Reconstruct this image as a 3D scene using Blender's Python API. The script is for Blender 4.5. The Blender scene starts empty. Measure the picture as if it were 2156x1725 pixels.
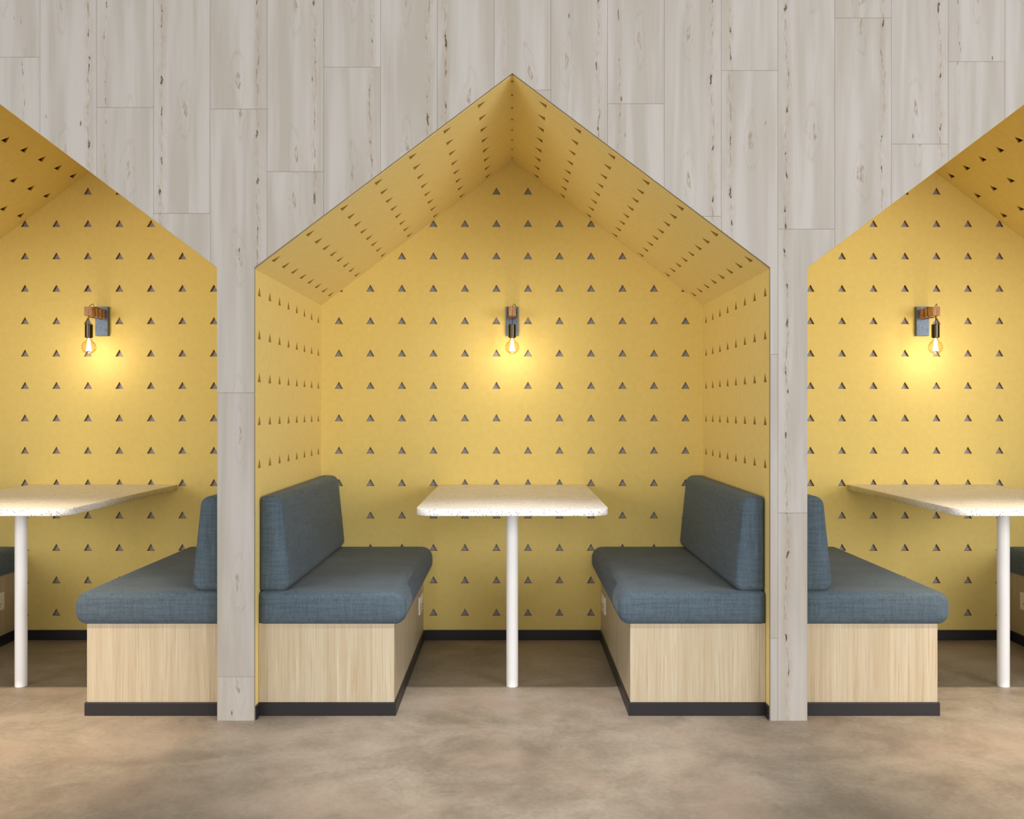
import bpy, bmesh, math, random
from math import pi, sin, cos, sqrt, radians
from mathutils import Vector, Matrix

random.seed(7)
SC = bpy.context.scene
COL = SC.collection


def srgb(r, g, b, a=1.0):
    f = lambda c: (c / 255 / 12.92) if c <= 10.3 else ((c / 255 + 0.055) / 1.055) ** 2.4
    return (f(r), f(g), f(b), a)


# ------------------------------------------------------------------ camera, world, lights, exposure
cam = bpy.data.cameras.new('camera')
cam.sensor_fit = 'HORIZONTAL'
cam.sensor_width = 36.0
cam.lens = 36.0 * 2025 / 2156
cam.clip_start = 0.05
cam_o = bpy.data.objects.new('camera', cam)
COL.objects.link(cam_o)
cam_o.location = (-0.0009, 0, 1.11)
cam_o.rotation_euler = (pi / 2, 0, 0)
SC.camera = cam_o

W = bpy.data.worlds.new('world')
W.use_nodes = True
SC.world = W
bg = W.node_tree.nodes['Background']
bg.inputs['Color'].default_value = (0.97, 0.985, 1.0, 1)
bg.inputs['Strength'].default_value = 0.34


def area(name, loc, target, sx, sy, power, color):
    l = bpy.data.lights.new(name, 'AREA')
    l.shape = 'RECTANGLE'
    l.size, l.size_y, l.energy, l.color = sx, sy, power, color
    o = bpy.data.objects.new(name, l)
    COL.objects.link(o)
    o.location = loc
    d = Vector(target) - Vector(loc)
    o.rotation_euler = d.to_track_quat('-Z', 'Y').to_euler()
    return o


def spot(name, loc, target, power, color, angle, size=0.03, blend=1.0):
    l = bpy.data.lights.new(name, 'SPOT')
    l.energy, l.color, l.spot_size, l.spot_blend, l.shadow_soft_size = power, color, radians(angle), blend, size
    o = bpy.data.objects.new(name, l)
    COL.objects.link(o)
    o.location = loc
    d = Vector(target) - Vector(loc)
    o.rotation_euler = d.to_track_quat('-Z', 'Y').to_euler()
    return o


P = 1.971                                   # distance from booth to booth
# daylight from the right, plus left and front fill lights added to brighten booths
area('daylight_fill', (4.3, -1.6, 1.55), (0.0, 4.0, 1.3), 3.2, 2.2, 192, (0.98, 0.99, 1.0))
area('daylight_fill', (-4.3, -1.6, 1.55), (0.0, 4.0, 1.3), 3.2, 2.2, 138, (1.0, 0.985, 0.96))
area('daylight_fill', (1.0, -3.8, 1.6), (0.0, 4.0, 1.3), 3.2, 2.2, 55, (0.98, 0.99, 1.0))
area('overhead_fill', (0.8, 0.4, 3.4), (0.4, 3.4, 0.6), 4.0, 1.2, 25, (1.0, 0.99, 0.97))  # unseen soft fill light added overhead
# one recessed ceiling downlight in front of every booth
for n, pw, colr in ((-1, 430, (1.0, 0.80, 0.56)), (0, 265, (1.0, 0.97, 0.93)), (1, 400, (1.0, 0.84, 0.64))):
    spot('ceiling_downlight', (n * P, 2.47, 2.85), (n * P, 3.18, 0.0), pw, colr, 45)

SC.view_settings.view_transform = 'Standard'
SC.view_settings.look = 'None'
SC.view_settings.exposure = 0.06
SC.view_settings.gamma = 1.0
SC.view_settings.use_curve_mapping = False
SC.cycles.max_bounces = 10
SC.cycles.transparent_max_bounces = 16
SC.cycles.use_denoising = True

# ------------------------------------------------------------------ dimensions (metres)
YF = 3.4265          # front face of the plank facade
TP = 0.016           # plank thickness
YL = YF + TP + 0.0006         # front edge of the felt linings
YB = 4.640           # felt back wall
TF = 0.014           # felt thickness
OW, OE, OP = 0.9196, 1.616, 2.3093      # facade opening: half width, eave, peak
LW, LE, LP_ = 0.921, 1.6127, 2.3069     # lining: half width, eave, ridge
ROW = 0.1563


# ------------------------------------------------------------------ helpers
def link(o, parent=None):
    COL.objects.link(o)
    if parent is not None:
        o.parent = parent
    return o


def tag(o, label=None, cat=None, group=None, kind=None):
    if label: o['label'] = label
    if cat: o['category'] = cat
    if group: o['group'] = group
    if kind: o['kind'] = kind
    return o


def empty(name, loc):
    o = bpy.data.objects.new(name, None)
    o.empty_display_size = 0.1
    o.location = loc
    return link(o)


def mesh_obj(name, bm, mats, parent=None, smooth=False, loc=None):
    bmesh.ops.recalc_face_normals(bm, faces=bm.faces)
    me = bpy.data.meshes.new(name)
    bm.to_mesh(me)
    bm.free()
    for m in (mats if isinstance(mats, (list, tuple)) else [mats]):
        me.materials.append(m)
    if smooth:
        me.polygons.foreach_set('use_smooth', [True] * len(me.polygons))
    o = bpy.data.objects.new(name, me)
    if loc: o.location = loc
    return link(o, parent)


def add_box(bm, x0, x1, y0, y1, z0, z1, bev=0.0, seg=2):
    r = bmesh.ops.create_cube(bm, size=1.0)
    vs = r['verts']
    for v in vs:
        v.co = Vector((x0 + (v.co.x + .5) * (x1 - x0), y0 + (v.co.y + .5) * (y1 - y0), z0 + (v.co.z + .5) * (z1 - z0)))
    if bev > 0:
        es = list({e for v in vs for e in v.link_edges})
        bmesh.ops.bevel(bm, geom=es, offset=bev, segments=seg, profile=0.5, affect='EDGES')


def box(name, mats, parent, *a, bev=0.0, seg=2, smooth=False):
    bm = bmesh.new()
    add_box(bm, *a, bev=bev, seg=seg)
    return mesh_obj(name, bm, mats, parent, smooth)


def sheet(name, outline, holes, thick, M, mats, parent=None, bev=0.0):
    """A flat board cut to an outline with holes, given thickness; M maps its (u, v, out) space."""
    cu = bpy.data.curves.new(name, 'CURVE')
    cu.dimensions = '2D'
    cu.fill_mode = 'BOTH'
    cu.extrude = thick / 2 - bev
    cu.bevel_depth = bev
    cu.offset = -bev
    cu.bevel_resolution = 1
    for poly in [outline] + list(holes):
        s = cu.splines.new('POLY')
        s.points.add(len(poly) - 1)
        for p, (u, v) in zip(s.points, poly):
            p.co = (u, v, 0, 1)
        s.use_cyclic_u = True
    co = bpy.data.objects.new(name, cu)
    me = bpy.data.meshes.new_from_object(co)
    bpy.data.objects.remove(co)
    bpy.data.curves.remove(cu)
    me.name = name
    me.transform(M @ Matrix.Translation((0, 0, thick / 2)))
    bm = bmesh.new()
    bm.from_mesh(me)
    bmesh.ops.remove_doubles(bm, verts=bm.verts, dist=1e-5)
    bmesh.ops.recalc_face_normals(bm, faces=bm.faces)
    bm.to_mesh(me)
    bm.free()
    me.materials.clear()
    for m in (mats if isinstance(mats, (list, tuple)) else [mats]):
        me.materials.append(m)
    if holes:                                   # cut faces inside the holes get a darker felt colour, painting in recess shade
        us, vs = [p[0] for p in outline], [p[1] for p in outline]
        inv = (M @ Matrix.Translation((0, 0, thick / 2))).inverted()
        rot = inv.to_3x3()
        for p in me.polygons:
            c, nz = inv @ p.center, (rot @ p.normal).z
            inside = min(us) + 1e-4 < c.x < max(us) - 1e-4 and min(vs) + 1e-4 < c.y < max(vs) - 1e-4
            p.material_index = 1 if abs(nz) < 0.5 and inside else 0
    o = bpy.data.objects.new(name, me)
    return link(o, parent)


def frame(origin, u, v):
    u, v = Vector(u).normalized(), Vector(v).normalized()
    w = u.cross(v)
    M = Matrix((u, v, w)).transposed().to_4x4()
    M.translation = Vector(origin)
    return M


def rounded(pts, radii, inset, n=6):
    """Convex polygon (counter-clockwise) moved inwards by inset, corners filleted."""
    k = len(pts)
    lines = []
    for i in range(k):
        a, b = Vector(pts[i]), Vector(pts[(i + 1) % k])
        d = (b - a).normalized()
        nrm = Vector((-d.y, d.x))
        lines.append((a + nrm * inset, d))
    out = []
    for i in range(k):
        (p0, d0), (p1, d1) = lines[i - 1], lines[i]
        den = d0.x * d1.y - d0.y * d1.x
        t = ((p1.x - p0.x) * d1.y - (p1.y - p0.y) * d1.x) / den
        c = p0 + d0 * t
        r = max(radii[i] - inset, 0.0015)
        ang = math.acos(max(-1, min(1, d0.dot(d1))))
        tl = r * math.tan(ang / 2)
        s = c - d0 * tl
        ctr = s + Vector((-d0.y, d0.x)) * r
        a0 = math.atan2(s.y - ctr.y, s.x - ctr.x)
        for j in range(n + 1):
            a = a0 + ang * j / n
            out.append((ctr.x + r * cos(a), ctr.y + r * sin(a)))
    return out


def cushion(name, mat, parent, pts, radii, y0, y1, r0, r1, puff=0.003, cap=0.014):
    """Upholstered block: XZ profile drawn along Y with rounded ends."""
    rings = []
    n = 6
    rings.append((y0 - puff, r0 + cap))
    for j in range(n + 1):
        a = pi / 2 * j / n
        rings.append((y0 + r0 * (1 - cos(a)), r0 * (1 - sin(a))))
    for j in range(n + 1):
        a = pi / 2 * (1 - j / n)
        rings.append((y1 - r1 * (1 - cos(a)), r1 * (1 - sin(a))))
    rings.append((y1, r1 + cap))
    bm = bmesh.new()
    prev = None
    for (y, ins) in rings:
        ring = [bm.verts.new((x, y, z)) for x, z in rounded(pts, radii, ins)]
        if prev is None:
            bm.faces.new(ring)
        else:
            m = len(ring)
            for i in range(m):
                bm.faces.new((prev[i], prev[(i + 1) % m], ring[(i + 1) % m], ring[i]))
        prev = ring
    bm.faces.new(list(reversed(prev)))
    return mesh_obj(name, bm, mat, parent, smooth=True)


def add_lathe(bm, prof, segs=32, c=(0, 0, 0)):
    rings = []
    for r, z in prof:
        rings.append([bm.verts.new((c[0] + r * cos(2 * pi * i / segs), c[1] + r * sin(2 * pi * i / segs), c[2] + z)) for i in range(segs)] if r > 1e-6
                     else [bm.verts.new((c[0], c[1], c[2] + z))])
    for a, b in zip(rings, rings[1:]):
        for i in range(segs):
            j = (i + 1) % segs
            f = [a[i % len(a)], a[j % len(a)], b[j % len(b)], b[i % len(b)]]
            f = list(dict.fromkeys(f))
            if len(f) > 2: bm.faces.new(f)


def add_tube(bm, path, r, segs=8, closed=False):
    pts = [Vector(p) for p in path]
    rings = []
    up = Vector((0.123, 0.456, 0.9)).normalized()
    for i, p in enumerate(pts):
        if closed:
            t = (pts[(i + 1) % len(pts)] - pts[i - 1]).normalized()
        else:
            t = (pts[min(i + 1, len(pts) - 1)] - pts[max(i - 1, 0)]).normalized()
        x = (up - t * up.dot(t)).normalized()
        up = x
        y = t.cross(x)
        rings.append([bm.verts.new(p + (x * cos(2 * pi * k / segs) + y * sin(2 * pi * k / segs)) * r) for k in range(segs)])
    prs = list(zip(rings, rings[1:])) + ([(rings[-1], rings[0])] if closed else [])
    for a, b in prs:
        for k in range(segs):
            bm.faces.new((a[k], a[(k + 1) % segs], b[(k + 1) % segs], b[k]))
    if not closed:
        bm.faces.new(rings[0][::-1])
        bm.faces.new(rings[-1])


# ------------------------------------------------------------------ materials
class NT:
    def __init__(self, name):
        self.m = bpy.data.materials.new(name)
        self.m.use_nodes = True
        self.t = self.m.node_tree
        self.b = self.t.nodes['Principled BSDF']
        self.out = self.t.nodes['Material Output']

    def n(self, typ, **kw):
        nd = self.t.nodes.new(typ)
        for k, v in kw.items():
            setattr(nd, k, v)
        return nd

    def set(self, sock, v):
        if hasattr(v, 'links') or isinstance(v, bpy.types.NodeSocket):
            self.t.links.new(v, sock)
        else:
            sock.default_value = v

    def math(self, op, a, b=0.0, c=None):
        nd = self.n('ShaderNodeMath', operation=op)
        self.set(nd.inputs[0], a)
        self.set(nd.inputs[1], b)
        if c is not None: self.set(nd.inputs[2], c)
        return nd.outputs[0]

    def obj(self):
        return self.n('ShaderNodeTexCoord').outputs['Object']

    def mapping(self, vec, scale=(1, 1, 1), loc=(0, 0, 0)):
        nd = self.n('ShaderNodeMapping')
        self.set(nd.inputs['Vector'], vec)
        self.set(nd.inputs['Scale'], scale)
        self.set(nd.inputs['Location'], loc)
        return nd.outputs[0]

    def noise(self, vec, scale=5.0, detail=3.0, rough=0.5, dist=0.0, dims='3D', w=None):
        nd = self.n('ShaderNodeTexNoise', noise_dimensions=dims)
        if vec is not None: self.set(nd.inputs['Vector'], vec)
        if w is not None: self.set(nd.inputs['W'], w)
        nd.inputs['Scale'].default_value = scale
        nd.inputs['Detail'].default_value = detail
        nd.inputs['Roughness'].default_value = rough
        nd.inputs['Distortion'].default_value = dist
        return nd.outputs['Fac'] if 'Fac' in nd.outputs else nd.outputs[0]

    def range(self, v, a, b, c=0.0, d=1.0, smooth=True):
        nd = self.n('ShaderNodeMapRange')
        if smooth: nd.interpolation_type = 'SMOOTHSTEP'
        self.set(nd.inputs[0], v)
        for i, x in enumerate((a, b, c, d)):
            self.set(nd.inputs[1 + i], x)
        return nd.outputs[0]

    def mix(self, f, a, b, blend='MIX'):
        nd = self.n('ShaderNodeMix', data_type='RGBA', blend_type=blend)
        self.set(nd.inputs[0], f)
        self.set(nd.inputs[6], a)
        self.set(nd.inputs[7], b)
        return nd.outputs[2]

    def xyz(self, vec):
        nd = self.n('ShaderNodeSeparateXYZ')
        self.set(nd.inputs[0], vec)
        return nd.outputs[0], nd.outputs[1], nd.outputs[2]

    def comb(self, x, y, z):
        nd = self.n('ShaderNodeCombineXYZ')
        for s, v in zip(nd.inputs, (x, y, z)): self.set(s, v)
        return nd.outputs[0]

    def bump(self, h, strength=0.2, dist=0.001):
        nd = self.n('ShaderNodeBump')
        nd.inputs['Strength'].default_value = strength
        nd.inputs['Distance'].default_value = dist
        self.set(nd.inputs['Height'], h)
        self.t.links.new(nd.outputs[0], self.b.inputs['Normal'])

    def base(self, c): self.set(self.b.inputs['Base Color'], c)

    def props(self, rough=None, metal=None, spec=None, **kw):
        if rough is not None: self.set(self.b.inputs['Roughness'], rough)
        if metal is not None: self.b.inputs['Metallic'].default_value = metal
        if spec is not None: self.b.inputs['Specular IOR Level'].default_value = spec
        for k, v in kw.items(): self.set(self.b.inputs[k], v)


def plain(name, col, rough=0.5, metal=0.0, spec=0.5):
    s = NT(name)
    s.base(col)
    s.props(rough, metal, spec)
    return s.m


def m_felt():
    s = NT('yellow_felt')
    o = s.obj()
    a = s.noise(o, 420, 2, 0.7)
    b = s.noise(o, 35, 4, 0.6)
    f = s.math('ADD', s.math('MULTIPLY', a, 0.6), s.math('MULTIPLY', b, 0.4))
    s.base(s.mix(s.range(f, 0.32, 0.68), srgb(231, 205, 120), srgb(239, 214, 134)))
    s.props(0.95, 0, 0.15, **{'Sheen Weight': 0.15, 'Sheen Roughness': 0.5})
    s.bump(a, 0.25, 0.0006)
    return s.m


def m_plank():
    s = NT('whitewashed_maple')
    o = s.obj()
    oi = s.n('ShaderNodeObjectInfo')
    sep = s.n('ShaderNodeSeparateColor')
    s.t.links.new(oi.outputs['Color'], sep.inputs[0])
    xs, xw, seed = sep.outputs[0], sep.outputs[1], sep.outputs[2]
    amt = oi.outputs['Alpha']
    x, y, z = s.xyz(o)
    off = s.math('MULTIPLY', seed, 37.0)
    zz = s.math('ADD', z, off)
    xx = s.math('ADD', x, off)
    # broad tone along the grain
    t1 = s.noise(s.comb(s.math('MULTIPLY', xx, 17), off, s.math('MULTIPLY', zz, 1.1)), 1, 3, 0.55, 0.4)
    fine = s.noise(s.comb(s.math('MULTIPLY', xx, 420), off, s.math('MULTIPLY', zz, 9)), 1, 3, 0.6)
    mott = s.noise(s.comb(xx, off, zz), 260, 2, 0.6)
    col = s.mix(s.range(t1, 0.33, 0.68), srgb(168, 161, 151), srgb(183, 178, 173))
    col = s.mix(s.math('MULTIPLY', s.range(fine, 0.5, 0.75), 0.3), col, srgb(186, 172, 154))
    col = s.mix(s.math('MULTIPLY', s.range(mott, 0.5, 0.8), 0.16), col, srgb(176, 166, 150))
    # long wavering fissure with dark pin knots
    wob = s.math('SUBTRACT', s.noise(None, 4.0, 3, 0.6, dims='1D', w=zz), 0.5)
    ln = s.math('SUBTRACT', s.math('SUBTRACT', x, s.math('MULTIPLY', s.math('SUBTRACT', xs, 0.5), 0.2022)), s.math('MULTIPLY', wob, 0.035))
    dd = s.math('ABSOLUTE', ln)
    edge = s.noise(s.comb(s.math('MULTIPLY', xx, 330), off, s.math('MULTIPLY', zz, 90)), 1, 3, 0.6)
    gate = s.range(s.noise(None, 3.1, 2, 0.6, dims='1D', w=s.math('ADD', zz, 11.3)), 0.40, 0.62)
    rag = s.noise(s.comb(s.math('MULTIPLY', xx, 150), 0.0, s.math('MULTIPLY', zz, 30)), 1, 4, 0.65)
    halo = s.math('MULTIPLY', s.range(dd, 0.0, 0.022, 1, 0), s.range(rag, 0.35, 0.7))
    col = s.mix(s.math('MULTIPLY', s.math('MULTIPLY', halo, 0.65), amt), col, srgb(158, 141, 118))
    thin = s.math('MULTIPLY', s.range(dd, 0.0008, 0.0032, 1, 0), s.math('MULTIPLY', gate, s.range(rag, 0.42, 0.62)))
    col = s.mix(s.math('MULTIPLY', s.math('MULTIPLY', thin, 0.75), amt), col, srgb(120, 100, 78))
    kn = s.noise(None, 17.0, 2, 0.5, dims='1D', w=s.math('ADD', zz, 3.7))
    kw = s.math('MULTIPLY', s.range(kn, 0.54, 0.76, 0.0, 0.0052), s.math('MULTIPLY', s.range(amt, 0.3, 1.0, 0.35, 1.0), s.range(edge, 0.34, 0.62, 0.15, 1.15)))
    knot = s.math('MULTIPLY', s.range(s.math('SUBTRACT', dd, kw), -0.0016, 0.0004, 1, 0), s.range(kn, 0.54, 0.58))
    col = s.mix(s.math('MULTIPLY', knot, 0.92), col, srgb(74, 58, 42))
    # cathedral swirl
    zc = s.math('SUBTRACT', s.math('FRACT', s.math('MULTIPLY', s.math('ADD', z, s.math('MULTIPLY', seed, 3.1)), 1.9)), 0.5)
    wx = s.math('SUBTRACT', x, s.math('MULTIPLY', s.math('SUBTRACT', xw, 0.5), 0.2022))
    wx = s.math('ADD', wx, s.math('MULTIPLY', s.math('SUBTRACT', s.noise(s.comb(s.math('MULTIPLY', xx, 12), 0.0, s.math('MULTIPLY', zz, 7)), 1, 3, 0.6), 0.5), 0.095))
    rr = s.math('SQRT', s.math('ADD', s.math('POWER', s.math('DIVIDE', wx, 0.016), 2.0), s.math('POWER', s.math('DIVIDE', zc, 0.15), 2.0)))
    ring = s.range(s.math('SINE', s.math('MULTIPLY', rr, 6.0)), 0.35, 1.0)
    ring = s.math('MULTIPLY', ring, s.range(rr, 0.4, 1.75, 1, 0))
    ring = s.math('MULTIPLY', ring, s.range(rag, 0.35, 0.62))
    col = s.mix(s.math('MULTIPLY', ring, 0.8), col, srgb(140, 120, 95))
    # scattered pin knots
    vo = s.n('ShaderNodeTexVoronoi', feature='F1')
    s.set(vo.inputs['Vector'], s.comb(s.math('MULTIPLY', xx, 15), off, s.math('MULTIPLY', zz, 4.2)))
    vo.inputs['Scale'].default_value = 1.0
    pin = s.range(vo.outputs['Distance'], 0.025, 0.055, 1, 0)
    csep = s.n('ShaderNodeSeparateColor')
    s.t.links.new(vo.outputs['Color'], csep.inputs[0])
    pin = s.math('MULTIPLY', pin, s.range(csep.outputs[0], 0.62, 0.66))
    col = s.mix(s.math('MULTIPLY', pin, 0.85), col, srgb(92, 74, 54))
    s.base(col)
    s.props(0.55, 0, 0.3)
    s.bump(fine, 0.08, 0.0005)
    return s.m


def m_fabric():
    s = NT('blue_grey_tweed')
    o = s.obj()
    x, y, z = s.xyz(o)
    k = 2 * pi / 0.0062
    w1 = s.math('SINE', s.math('MULTIPLY', s.math('ADD', s.math('ADD', x, z), s.math('MULTIPLY', y, 0.9)), k))
    w2 = s.math('MULTIPLY', s.math('SINE', s.math('MULTIPLY', x, k)), s.math('SINE', s.math('MULTIPLY', s.math('ADD', z, y), k)))
    wv = s.math('ADD', s.math('MULTIPLY', w1, 0.65), s.math('MULTIPLY', w2, 0.6))
    n1 = s.noise(o, 330, 2, 0.7)
    sl1 = s.noise(s.mapping(o, (110, 110, 7)), 1, 3, 0.6)
    sl2 = s.noise(s.mapping(o, (8, 8, 120)), 1, 3, 0.6)
    f = s.math('ADD', s.math('MULTIPLY', wv, 0.13), s.math('ADD', s.math('MULTIPLY', n1, 0.5),
               s.math('ADD', s.math('MULTIPLY', sl1, 0.3), s.math('MULTIPLY', sl2, 0.3))))
    c = s.mix(s.range(f, 0.25, 0.85), srgb(54, 66, 75), srgb(99, 114, 126))
    s.base(c)
    s.props(0.92, 0, 0.2, **{'Sheen Weight': 0.12, 'Sheen Roughness': 0.4})
    s.bump(s.math('ADD', s.math('MULTIPLY', wv, 0.5), n1), 0.3, 0.0012)
    return s.m


def m_oak():
    s = NT('pale_oak_laminate')
    o = s.obj()
    oi = s.n('ShaderNodeObjectInfo')
    off = s.math('MULTIPLY', oi.outputs['Random'], 19.0)
    x, y, z = s.xyz(o)
    xx = s.math('ADD', x, off)
    g1 = s.noise(s.comb(s.math('MULTIPLY', xx, 210), s.math('MULTIPLY', y, 210), s.math('MULTIPLY', z, 3.6)), 1, 4, 0.6, 0.25)
    g2 = s.noise(s.comb(s.math('MULTIPLY', xx, 34), s.math('MULTIPLY', y, 34), s.math('MULTIPLY', z, 1.5)), 1, 3, 0.55, 0.35)
    g3 = s.noise(s.comb(s.math('MULTIPLY', xx, 520), s.math('MULTIPLY', y, 520), s.math('MULTIPLY', z, 26)), 1, 2, 0.6)
    c = s.mix(s.range(g2, 0.25, 0.75), srgb(181, 165, 138), srgb(193, 180, 155))
    c = s.mix(s.math('MULTIPLY', s.range(g1, 0.50, 0.68), 0.7), c, srgb(172, 143, 108))
    c = s.mix(s.math('MULTIPLY', s.range(g1, 0.44, 0.28), 0.3), c, srgb(232, 218, 192))
    c = s.mix(s.math('MULTIPLY', s.range(g3, 0.55, 0.75), 0.25), c, srgb(178, 150, 112))
    s.base(c)
    s.props(0.45, 0, 0.35)
    return s.m


def m_terrazzo():
    s = NT('speckled_white_stone')
    o = s.obj()
    col = srgb(238, 233, 225)
    cl = s.noise(o, 14, 3, 0.6)
    col = s.mix(s.range(cl, 0.3, 0.7), srgb(232, 231, 231), srgb(226, 223, 219))
    for sc, lo, hi, thr, c in ((190, 0.18, 0.26, 0.84, srgb(206, 190, 166)), (250, 0.16, 0.24, 0.80, srgb(168, 150, 126)),
                               (215, 0.24, 0.32, 0.62, srgb(92, 87, 84)), (140, 0.20, 0.27, 0.74, srgb(62, 57, 54))):
        v = s.n('ShaderNodeTexVoronoi', feature='F1')
        s.set(v.inputs['Vector'], s.mapping(o, (1, 1, 1), (sc * .13, 0, 0)))
        v.inputs['Scale'].default_value = sc
        cs = s.n('ShaderNodeSeparateColor')
        s.t.links.new(v.outputs['Color'], cs.inputs[0])
        m = s.math('MULTIPLY', s.range(v.outputs['Distance'], lo, hi, 1, 0), s.range(cs.outputs[1], thr, thr + 0.02))
        col = s.mix(m, col, c)
    s.base(col)
    s.props(0.5, 0, 0.2)
    return s.m


def m_floor():
    s = NT('polished_concrete')
    o = s.obj()
    a = s.noise(s.mapping(o, (1, 1.25, 1)), 1.5, 6, 0.62, 0.7)
    b = s.noise(s.mapping(o, (1, 1, 1), (4, 9, 0)), 4.6, 7, 0.66, 0.5)
    c = s.noise(o, 55, 5, 0.7)
    f = s.math('ADD', s.math('MULTIPLY', a, 0.55), s.math('ADD', s.math('MULTIPLY', b, 0.45), s.math('MULTIPLY', c, 0.24)))
    col = s.mix(s.range(f, 0.44, 0.82), srgb(125, 114, 101), srgb(172, 160, 145))
    pk = s.noise(s.mapping(o, (1, 1, 1), (-3, 2, 0)), 2.2, 4, 0.6)
    col = s.mix(s.math('MULTIPLY', s.range(pk, 0.45, 0.7), 0.45), col, srgb(178, 156, 140))
    # faint hairline cracks
    v = s.n('ShaderNodeTexVoronoi', feature='DISTANCE_TO_EDGE')
    s.set(v.inputs['Vector'], s.mapping(o, (1, 1.6, 1)))
    v.inputs['Scale'].default_value = 5.5
    cr = s.math('MULTIPLY', s.range(v.outputs['Distance'], 0.0, 0.012, 1, 0), s.range(b, 0.5, 0.62))
    col = s.mix(s.math('MULTIPLY', cr, 0.16), col, srgb(96, 82, 70))
    s.base(col)
    s.props(s.range(b, 0.3, 0.7, 0.42, 0.56), 0, 0.3)
    s.bump(c, 0.04, 0.0008)
    return s.m


def m_wall_grey():
    s = NT('grey_backing_wall')
    o = s.obj()
    a = s.noise(o, 380, 3, 0.8)
    s.base(s.mix(s.range(a, 0.3, 0.7), srgb(142, 138, 140), srgb(192, 185, 182)))
    s.props(0.9, 0, 0.2)
    s.bump(a, 0.3, 0.001)
    return s.m


def m_arm_wood():
    s = NT('warm_beech')
    o = s.obj()
    x, y, z = s.xyz(o)
    g = s.noise(s.comb(s.math('MULTIPLY', x, 320), s.math('MULTIPLY', y, 50), s.math('MULTIPLY', z, 40)), 1, 3, 0.6)
    s.base(s.mix(s.range(g, 0.3, 0.7), srgb(168, 116, 72), srgb(206, 158, 112)))
    s.props(0.5, 0, 0.3)
    return s.m


def m_slate():
    s = NT('brushed_slate_metal')
    o = s.obj()
    g = s.noise(s.mapping(o, (260, 260, 90)), 1, 4, 0.7)
    s.base(s.mix(s.range(g, 0.25, 0.8), srgb(78, 90, 106), srgb(112, 126, 144)))
    s.props(0.42, 0.35, 0.5)
    return s.m


def m_glass():
    s = NT('thin_clear_glass')
    t = s.n('ShaderNodeBsdfTransparent')
    t.inputs[0].default_value = (0.98, 0.89, 0.72, 1)
    g = s.n('ShaderNodeBsdfGlossy')
    g.inputs['Roughness'].default_value = 0.04
    lw = s.n('ShaderNodeLayerWeight')
    lw.inputs[0].default_value = 0.25
    mx = s.n('ShaderNodeMixShader')
    s.t.links.new(s.math('MULTIPLY', lw.outputs['Fresnel'], 0.45), mx.inputs[0])
    s.t.links.new(t.outputs[0], mx.inputs[1])
    s.t.links.new(g.outputs[0], mx.inputs[2])
    s.t.links.new(mx.outputs[0], s.out.inputs[0])
    return s.m


def m_glow():
    s = NT('glowing_filament')
    s.base((1, 0.9, 0.7, 1))
    s.props(0.5, **{'Emission Color': (1.0, 0.93, 0.80, 1), 'Emission Strength': 14.0})
    return s.m


FELT, PLANK, FABRIC, OAK = m_felt(), m_plank(), m_fabric(), m_oak()
STONE, FLOORM, GREY, SLATE, BEECH = m_terrazzo(), m_floor(), m_wall_grey(), m_slate(), m_arm_wood()
CUT_SHADE = plain('felt_cut_shade', srgb(176, 132, 62), 0.95, 0, 0.1)  # felt darkened to put the shade of the holes into the colour
EDGE = plain('raw_plank_edge', srgb(168, 156, 138), 0.8, 0, 0.2)
CORE = plain('dark_core_board', srgb(165, 148, 128), 0.9, 0, 0.2)
BACK = plain('dark_backing', srgb(74, 62, 48), 0.95, 0, 0.1)  # for boards added to close the cavity behind the holes against light leaks
BLACK = plain('black_skirting', srgb(40, 37, 39), 0.42, 0, 0.35)
WHITE = plain('white_powder_coat', srgb(247, 246, 246), 0.38, 0, 0.4)
PLASTIC = plain('ivory_plastic', srgb(240, 234, 220), 0.35, 0, 0.45)
DARK = plain('dark_slot', srgb(44, 40, 36), 0.7)
NICKEL = plain('black_nickel', srgb(72, 66, 55), 0.16, 1.0)
BRASS = plain('bulb_cap_metal', srgb(205, 190, 165), 0.3, 1.0)
CORDM = plain('dark_cord', srgb(46, 42, 40), 0.7)
GLASS, GLOW = m_glass(), m_glow()

# ------------------------------------------------------------------ floor and back wall
box('floor', FLOORM, None, -6.5, 6.5, -4.5, YB + 0.4, -0.12, 0.0)['kind'] = 'structure'
box('wall_back', GREY, None, -6.5, 6.5, YB + TF + 0.0006, YB + 0.16, 0.0, 3.0)['kind'] = 'structure'

# ------------------------------------------------------------------ plank facade (wall_front)
XO = 1.5 * P + 0.05            # half length of the facade
ZT = 2.98
post_out = P + OW + (P - 2 * OW)


def house(c, w, e, p):
    return [(c - w, 0.0), (c - w, e), (c, p), (c + w, e), (c + w, 0.0)]


comb = [(-post_out, ZT), (-post_out, 0.0)]
for n in (-1, 0, 1):
    comb += house(n * P, LW + TF + 0.012, LE + 0.016, LP_ + 0.048)
comb += [(post_out, 0.0), (post_out, ZT)]
MF = frame((0, YF + TP + 0.0200, 0), (1, 0, 0), (0, 0, 1))      # out = -Y
wall_front = sheet('wall_front', comb, [], 0.0195, MF, CORE)
wall_front['kind'] = 'structure'


def zb(x, side):
    """Lower edge of the facade above x (side = -1 / +1: limit from the left / right)."""
    for n in (-1, 0, 1):
        d = x - n * P
        if abs(d) < OW - 1e-7 or (abs(abs(d) - OW) < 1e-7 and (d * side < 0)):
            return OP - (OP - OE) * abs(d) / OW
    return 0.0


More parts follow.
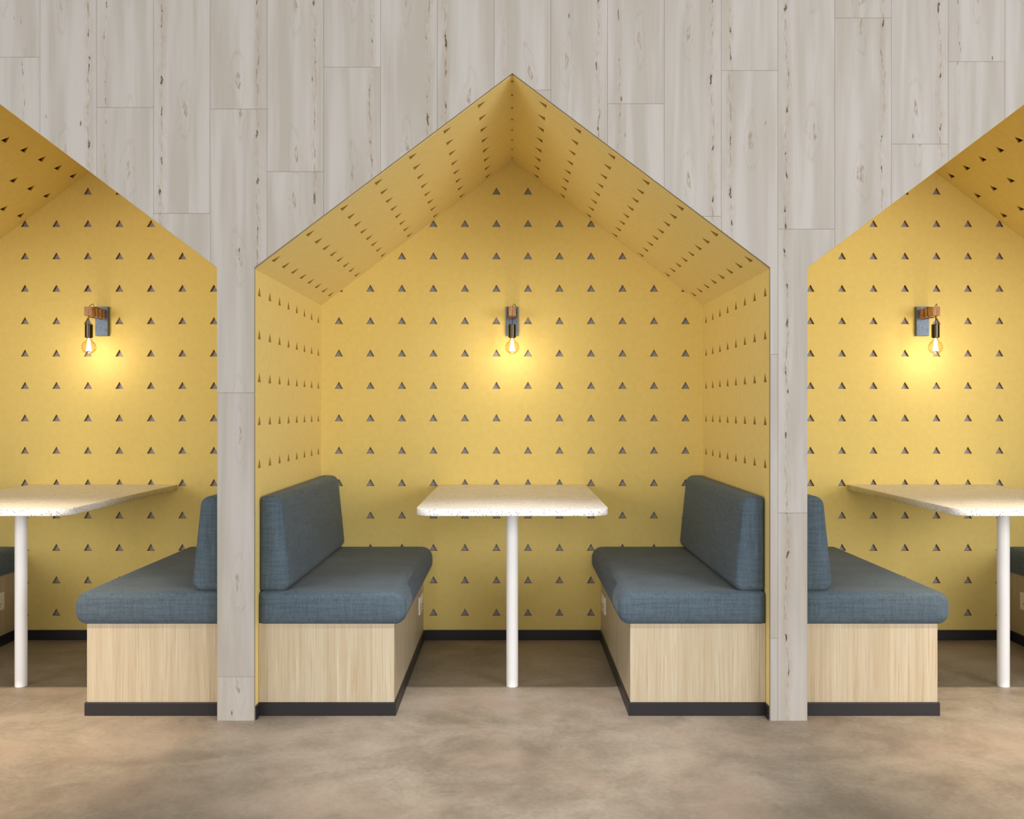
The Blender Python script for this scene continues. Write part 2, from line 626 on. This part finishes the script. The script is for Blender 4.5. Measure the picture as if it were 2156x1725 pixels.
def plank_polys(x0, x1, z0, z1):
    xs = {x0, x1}
    for n in (-1, 0, 1):
        for d in (-OW, 0, OW):
            xs.add(n * P + d)
        for zz in (z0, z1):
            d = (OP - zz) / (OP - OE) * OW
            if 0 < d < OW:
                xs.update((n * P + d, n * P - d))
    xs = sorted(x for x in xs if x0 - 1e-9 <= x <= x1 + 1e-9)
    polys, cur = [], []
    for a, b in zip(xs, xs[1:]):
        if b - a < 1e-6: continue
        za, zbb = max(z0, zb(a, 1)), max(z0, zb(b, -1))
        if za >= z1 - 1e-6 and zbb >= z1 - 1e-6:
            if cur: polys.append(cur)
            cur = []
            continue
        cur += [(a, min(za, z1)), (b, min(zbb, z1))]
    if cur: polys.append(cur)
    out = []
    for c in polys:
        q = [c[0]]
        for p in c[1:]:
            if (Vector(p) - Vector(q[-1])).length > 1e-5: q.append(p)
        q += [(c[-1][0], z1), (c[0][0], z1)]
        r = []
        for p in q:
            if not r or (Vector(p) - Vector(r[-1])).length > 1e-5: r.append(p)
        if (Vector(r[0]) - Vector(r[-1])).length < 1e-5: r.pop()
        ar = 0.5 * abs(sum(r[i][0] * r[(i + 1) % len(r)][1] - r[(i + 1) % len(r)][0] * r[i][1] for i in range(len(r))))
        if ar > 2e-4: out.append(r)
    return out


def add_prism(bm, poly, y0, y1, edge_slot=1, ch=0.0009):
    n = len(poly)
    f0 = [bm.verts.new((x, y0, z)) for x, z in poly]
    f1 = [bm.verts.new((x, y1, z)) for x, z in poly]
    bm.faces.new(f0).material_index = 0
    bm.faces.new(f1[::-1]).material_index = edge_slot
    for i in range(n):
        j = (i + 1) % n
        bm.faces.new((f0[i], f1[i], f1[j], f0[j])).material_index = edge_slot


PWD = 0.20225
# column: (seam row pixel, fissure place across the plank, swirl place, strength)
COLS = {-2: (121, .70, .35, .35), -1: (448, .86, .40, 1.0), 0: (227, .15, .55, .45), 1: (450, .14, .55, 1.0), 2: (230, .83, .50, .9),
        3: (362, .84, .48, 1.0), 4: (142, .83, .50, .8), 5: (440, .84, .45, 1.0), 6: (400, .15, .60, 1.0), 7: (190, .18, .62, .4),
        8: (420, .84, .30, 1.0), 9: (219, .20, .55, .45), 10: (456, .84, .45, 1.0), 11: (149, .16, .53, .9), 12: (483, .15, .62, .95),
        13: (38, .84, .50, .9), 14: (304, .85, .45, 1.0), 15: (130, .18, .55, .4), 16: (400, .84, .40, .8)}
LEN = 598 / 591.0
for k in range(-8, 24):
    x0 = max(-1.4805 + PWD * k, -post_out)
    x1 = min(-1.4805 + PWD * (k + 1), post_out)
    if x1 - x0 < 0.01: continue
    c = COLS.get(k, (random.uniform(0, 590), random.choice((.15, .85)), .5, random.uniform(.4, 1)))
    z_top = 1.11 + (863 - c[0]) / 591.0
    while z_top < ZT: z_top += LEN
    zj = [ZT]
    zz = z_top
    while zz > 0:
        if zz < ZT: zj.append(zz)
        zz -= LEN
    zj.append(0.0)
    for q in range(len(zj) - 1):
        hi, lo = zj[q], zj[q + 1]
        if hi - lo < 0.01: continue
        for poly in plank_polys(x0 + 0.00025, x1 - 0.00025, lo + (0.00025 if lo > 0 else 0), hi - 0.00025):
            bm = bmesh.new()
            cx = -1.4805 + PWD * (k + 0.5)
            add_prism(bm, [(x - cx, z - lo) for x, z in poly], -TP / 2, TP / 2)
            es = [e for e in bm.edges if e.verts[0].co.y < 0 and e.verts[1].co.y < 0 and
                  (abs(e.verts[0].co.x - e.verts[1].co.x) < 1e-6 or abs(e.verts[0].co.z - e.verts[1].co.z) < 1e-6)]
            bmesh.ops.bevel(bm, geom=es, offset=0.0007, segments=1, affect='EDGES', material=0)
            o = mesh_obj('plank', bm, [PLANK, EDGE], wall_front, loc=(cx, YF + TP / 2, lo))
            flip = (k + q) % 2
            o.color = (c[1], c[2], (k * 7 + q * 5 + 41) % 23 / 23.0, c[3])

# ------------------------------------------------------------------ yellow felt linings
TW, TH = 0.0400, 0.0345
SL = sqrt(LW ** 2 + (LP_ - LE) ** 2)
ycols = [4.0365 + (i - 3.5) * 0.1523 for i in range(8)]


def tri(u, v):
    return [(u - TW / 2, v), (u + TW / 2, v), (u, v + TH)]


lin_names = {-1: 'leftmost', 0: 'middle', 1: 'rightmost'}


def make_lining(n):
    cx = n * P
    root = empty('alcove_lining', (cx, 4.04, 0))
    inv = Matrix.Translation((0, -4.04, 0))
    # back panel
    m = 0.045
    out = [(-LW - m, 0.0), (LW + m, 0.0), (LW + m, LE + m * .9), (0, LP_ + m * 1.6), (-LW - m, LE + m * .9)]
    holes = []
    for r in range(-7, 8):
        for c in range(12):
            u, v = (c - 5.5) * 0.152, 1.2094 + r * ROW
            top = LP_ + m * 1.4 - 0.754 * (abs(u) + TW / 2)
            if v + TH < top and v < LE + m * .8 + 2:
                if v + TH < LP_ + 0.05 - 0.754 * max(0, abs(u) - TW / 2) + 0.02:
                    holes.append(tri(u, v))
    sheet('back_panel', out, holes, TF, inv @ frame((0, YB + TF, 0), (1, 0, 0), (0, 0, 1)), [FELT, CUT_SHADE], root)
    yd = YB - YL
    for s in (-1, 1):
        # side panel: u runs to the back, out of the booth on the outside
        rect = [(0, 0), (yd, 0), (yd, LE), (0, LE)]
        holes = [tri(y - YL, 1.2094 + r * ROW) for r in range(-2, 3) for y in ycols]
        if s < 0:
            M = frame((-LW - TF, YL, 0), (0, 1, 0), (0, 0, 1))
        else:
            M = frame((LW, YL, 0), (0, 1, 0), (0, 0, 1))
        sp = sheet('side_panel', rect, holes, TF, inv @ M, [FELT, CUT_SHADE], root)
        xa, xb = (LW + TF, LW + TF + 0.01) if s > 0 else (-LW - TF - 0.01, -LW - TF)
        b = box('backing_board', BACK, sp, xa, xb, YL - 4.04, YB - 4.04, 0.0, LE)
        # roof panel: v runs up the slope to the ridge
        holes = [tri(y - YL, SL - 0.156 * j) for j in range(1, 8) for y in ycols]
        for y in ycols:
            u = y - YL
            holes.append([(u - .010, SL - .0050), (u + .010, SL - .0050), (u + .010, SL - .0007), (u - .010, SL - .0007)])
        rect = [(0, 0), (yd, 0), (yd, SL), (0, SL)]
        v = Vector((-s * LW, 0, LP_ - LE)).normalized()
        u = Vector((0, 1, 0))
        w = u.cross(v)                                   # points outwards for s > 0? checked below
        org = Vector((s * LW, YL, LE))
        if w.z < 0: org = org - w * TF
        M = inv @ frame(org, u, v)
        rp = sheet('roof_panel', rect, holes, TF, M, [FELT, CUT_SHADE], root)
        wo = w if w.z > 0 else -w
        org2 = Vector((s * LW, YL, LE)) + wo * (TF + 0.0)
        if w.z < 0: org2 = org2 - w * 0.008
        sheet('backing_board', [(0, -0.004), (yd, -0.004), (yd, SL + 0.012), (0, SL + 0.012)], [], 0.008, inv @ frame(org2, u, v), BACK, rp)
    tag(root, 'yellow felt lining with triangular cutouts inside the %s house-shaped booth' % lin_names[n], 'wall lining', 'yellow felt booth linings')
    return root


for n in (-1, 0, 1):
    make_lining(n)
    nm = {-1: 'left', 0: 'middle', 1: 'right'}[n]
    bm = bmesh.new()
    cx = n * P
    add_box(bm, cx - 0.4195, cx + 0.4195, YB - 0.012, YB, 0, 0.047, bev=0.002)
    for s in (-1, 1):
        xa, xb = sorted((cx + s * LW, cx + s * (LW - 0.007)))
        add_box(bm, xa, xb, YL, 3.4805, 0, 0.047)
    mesh_obj('baseboard_' + nm, bm, BLACK)['kind'] = 'structure'

# ------------------------------------------------------------------ benches
BY0, BY1 = 3.489, 4.636


def mirror(pts, radii, s):
    """Profile of the bench on the left (s = 1) or its mirror image (s = -1), counter-clockwise."""
    if s > 0: return pts, radii
    return [(-x, z) for x, z in reversed(pts)], list(reversed(radii))


def make_bench(n, s, label):
    """s = 1: bench on the left-hand side of its booth, s = -1: on the right-hand side."""
    cx = n * P
    oy = 4.06
    root = empty('booth_bench', (cx - s * 0.67, oy, 0))
    tag(root, label, 'bench', 'upholstered booth benches')
    dx = s * 0.67                                     # booth centre -> bench root

    def bx(name, mat, par, xa, xb, *r, **kw):
        a, b = sorted((s * xa + dx, s * xb + dx))
        y0, y1, z0, z1 = r
        return box(name, mat, par, a, b, y0 - oy, y1 - oy, z0, z1, **kw)

    bx('plinth', BLACK, root, -0.9195, -0.4215, 3.4825, BY1, 0.0, 0.0475, bev=0.001, seg=1)
    bx('base_cabinet', OAK, root, -0.9200, -0.4280, BY0, BY1, 0.0475, 0.334, bev=0.0012, seg=2)
    sp, sr = mirror([(-0.9190, 0.3285), (-0.3835, 0.3285), (-0.3835, 0.4500), (-0.9190, 0.4500)], [0.016, 0.046, 0.050, 0.016], s)
    cushion('seat_cushion', FABRIC, root, [(x + dx, z) for x, z in sp], sr, 3.474 - oy, 4.637 - oy, 0.030, 0.014)
    bp, br = mirror([(-0.9180, 0.4490), (-0.8030, 0.4490), (-0.8380, 0.7940), (-0.9180, 0.7940)], [0.012, 0.034, 0.036, 0.014], s)
    cushion('back_cushion', FABRIC, root, [(x + dx, z) for x, z in bp], br, 3.492 - oy, 4.635 - oy, 0.020, 0.016, 0.0025, 0.010)
    # double power outlet on the side facing the table
    pl = bx('outlet_plate', PLASTIC, root, -0.4280, -0.4200, 4.386, 4.530, 0.1705, 0.2520, bev=0.0015, seg=2)
    pl['label'] = 'ivory double power outlet plate'
    for yc in (4.426, 4.490):
        bm = bmesh.new()
        for (dy, z0, z1, an) in ((-0.008, 0.196, 0.205, 0.5), (0.008, 0.196, 0.205, -0.5), (0.0, 0.183, 0.192, 0)):
            b2 = bmesh.new()
            add_box(b2, -0.0006, 0.0006, -0.0012, 0.0012, -(z1 - z0) / 2, (z1 - z0) / 2)
            M = Matrix.Translation((s * -0.4198 + dx, yc + dy - oy, (z0 + z1) / 2)) @ Matrix.Rotation(an, 4, 'X')
            for f in b2.faces:
                bm.faces.new([bm.verts.new(M @ v.co) for v in f.verts])
            b2.free()
        mesh_obj('socket', bm, DARK, pl)
        bx('switch', PLASTIC, pl, -0.4205, -0.4175, yc - 0.006, yc + 0.006, 0.222, 0.240, bev=0.001, seg=1)
    return root


for n, s, lab in (
        (-1, 1, 'bench at the far left edge of the picture, mostly hidden behind a white table leg'),
        (-1, -1, 'blue-grey bench on oak base, its back to the left-hand post, right of the leftmost table'),
        (0, 1, 'blue-grey bench on oak base in the middle booth, left of the middle table'),
        (0, -1, 'blue-grey bench on oak base in the middle booth, right of the middle table'),
        (1, 1, 'blue-grey bench on oak base, its back to the right-hand post, left of the rightmost table'),
        (1, -1, 'bench at the far right edge of the picture, mostly hidden behind a white table leg')):
    make_bench(n, s, lab)


# ------------------------------------------------------------------ tables
def make_table():
    root = empty('booth_table', (0, 3.86, 0))
    hw, yf, yb, r = 0.3535, 3.494 - 3.86, YB - 0.001 - 3.86, 0.07
    out = [(hw, yb), (-hw, yb)]
    for c, a0 in (((-hw + r, yf + r), pi), ((hw - r, yf + r), 1.5 * pi)):
        for i in range(13):
            a = a0 + pi / 2 * i / 12
            out.append((c[0] + r * cos(a), c[1] + r * sin(a)))
    M = frame((0, 0, 0.7222), (1, 0, 0), (0, 1, 0))
    sheet('tabletop', out, [], 0.0255, M, STONE, root, bev=0.0018)
    bm = bmesh.new()
    add_lathe(bm, [(0.0, 0.0), (0.0228, 0.0), (0.0236, 0.0008), (0.0236, 0.7212), (0.0228, 0.722), (0, 0.722)], 48)
    o = mesh_obj('leg', bm, WHITE, root, smooth=True)
    try:
        o.data.set_sharp_from_angle(angle=0.7)
    except Exception:
        pass
    return root


def dup(root, dx):
    r = root.copy()
    COL.objects.link(r)
    r.location = root.location + Vector((dx, 0, 0))
    for ch in root.children:
        c = ch.copy()
        COL.objects.link(c)
        c.parent = r
        for g in ch.children:
            d = g.copy()
            COL.objects.link(d)
            d.parent = c
    return r


t0 = make_table()
tag(t0, 'speckled white table on a white pole in the middle booth', 'table', 'speckled booth tables')
t1, t2 = dup(t0, -P), dup(t0, P)
t1['label'] = 'speckled white table cut off by the left edge, in the leftmost booth'
t2['label'] = 'speckled white table cut off by the right edge, in the rightmost booth'


# ------------------------------------------------------------------ wall lamps
def make_lamp():
    root = empty('wall_lamp', (0, YB, 1.5335))
    oz = 1.5335
    pl = box('back_plate', SLATE, root, -0.030, 0.030, -0.025, 0.0, 1.4632 - oz, 1.6042 - oz, bev=0.0012, seg=2)
    box('arm', BEECH, root, -0.0175, 0.0175, -0.172, -0.0245, 1.5460 - oz, 1.5880 - oz, bev=0.0016, seg=2)
    # cord: out of the plate, twice round the arm, over the top and down to the lamp holder
    path = [(0.0, -0.0245, 1.5435 - oz)]
    zc, a, b = 1.567 - oz, 0.0205, 0.0250

    def sq(t):
        c, s_ = cos(t), sin(t)
        e = 0.5
        return (a * math.copysign(abs(c) ** e, c), b * math.copysign(abs(s_) ** e, s_))
    N = 48
    for i in range(N + 1):
        t = -pi / 2 + 2 * pi * 2.25 * i / N
        xx, zz_ = sq(t)
        y = -0.052 - 0.088 * i / N
        lift = 0.010 * max(0, sin(t)) * (1 if i > N * 0.72 else 0.0)
        path.append((xx, y, zc + zz_ + lift))
    path += [(0.014, -0.145, zc + b + 0.009), (0.008, -0.150, zc + b + 0.008), (0.002, -0.155, zc + b + 0.001), (0, -0.158, zc + 0.008),
             (0, -0.162, zc - b + 0.003), (0, -0.162, 1.530 - oz), (0, -0.162, 1.503 - oz)]
    sm = []
    for i in range(len(path) - 1):                    # smooth curve through the points
        p0, p1, p2, p3 = [Vector(path[max(0, min(len(path) - 1, i + d))]) for d in (-1, 0, 1, 2)]
        for t in (0, 0.34, 0.67):
            sm.append(0.5 * (2 * p1 + (p2 - p0) * t + (2 * p0 - 5 * p1 + 4 * p2 - p3) * t ** 2 + (3 * p1 - p0 - 3 * p2 + p3) * t ** 3))
    sm.append(Vector(path[-1]))
    bm = bmesh.new()
    add_tube(bm, sm, 0.0013, 6)
    mesh_obj('cord', bm, CORDM, root, smooth=True)
    bm = bmesh.new()
    add_lathe(bm, [(0, 1.5075 - oz), (0.004, 1.5075 - oz), (0.005, 1.5062 - oz), (0.0165, 1.5060 - oz), (0.0178, 1.5045 - oz), (0.0178, 1.4455 - oz),
                   (0.0168, 1.4442 - oz), (0.0125, 1.4442 - oz), (0.0120, 1.450 - oz), (0, 1.450 - oz)], 40, (0, -0.162, 0))
    o = mesh_obj('lamp_holder', bm, NICKEL, root, smooth=True)
    o.data.set_sharp_from_angle(angle=0.6)
    zc2 = 1.4005 - oz
    R = 0.0330
    prof = [(0.0110, 1.4440 - oz), (0.0112, 1.4405 - oz), (0.0128, 1.4350 - oz), (0.0165, zc2 + sqrt(R * R - 0.0185 ** 2) + 0.0012)]
    for i in range(17):
        an = radians(57) - radians(147) * i / 16
        prof.append((max(R * cos(an), 0.0), zc2 + R * sin(an)))
    prof[-1] = (0.0, zc2 - R)
    bm = bmesh.new()
    add_lathe(bm, prof, 40, (0, -0.162, 0))
    bulb = mesh_obj('bulb', bm, GLASS, root, smooth=True)
    # squirrel-cage filament
    bm = bmesh.new()
    ns = 18
    zt, zl, rt, rb = 1.4320 - oz, 1.3835 - oz, 0.0035, 0.0115
    pts = []
    for i in range(ns):
        a0 = 2 * pi * i / ns
        up = i % 2 == 0
        p1 = (rb * cos(a0), -0.162 + rb * sin(a0), zl)
        p2 = (rt * cos(a0), -0.162 + rt * sin(a0), zt)
        pts += ([p1, p2] if up else [p2, p1])
    add_tube(bm, pts, 0.0009, 5, closed=True)
    mesh_obj('filament', bm, GLOW, bulb)
    bm = bmesh.new()
    add_lathe(bm, [(0, 1.446 - oz), (0.0095, 1.446 - oz), (0.0095, 1.4395 - oz), (0.0045, 1.4375 - oz), (0.003, 1.432 - oz), (0, 1.432 - oz)], 20, (0, -0.162, 0))
    mesh_obj('bulb_cap', bm, BRASS, bulb, smooth=True)
    l = bpy.data.lights.new('bulb_light', 'POINT')
    l.energy, l.color, l.shadow_soft_size = 1.0, (1.0, 0.93, 0.92), 0.012
    lo = bpy.data.objects.new('bulb_light', l)
    lo.location = (0, -0.162, 1.377 - oz)
    link(lo, root)
    return root


l0 = make_lamp()
tag(l0, 'wall lamp with bare globe bulb on a wooden arm, above the middle table', 'lamp', 'wall lamps in the booths')
l1, l2 = dup(l0, -P), dup(l0, P)
l1['label'] = 'wall lamp with bare globe bulb on a wooden arm, in the leftmost booth'
l2['label'] = 'wall lamp with bare globe bulb on a wooden arm, in the rightmost booth'
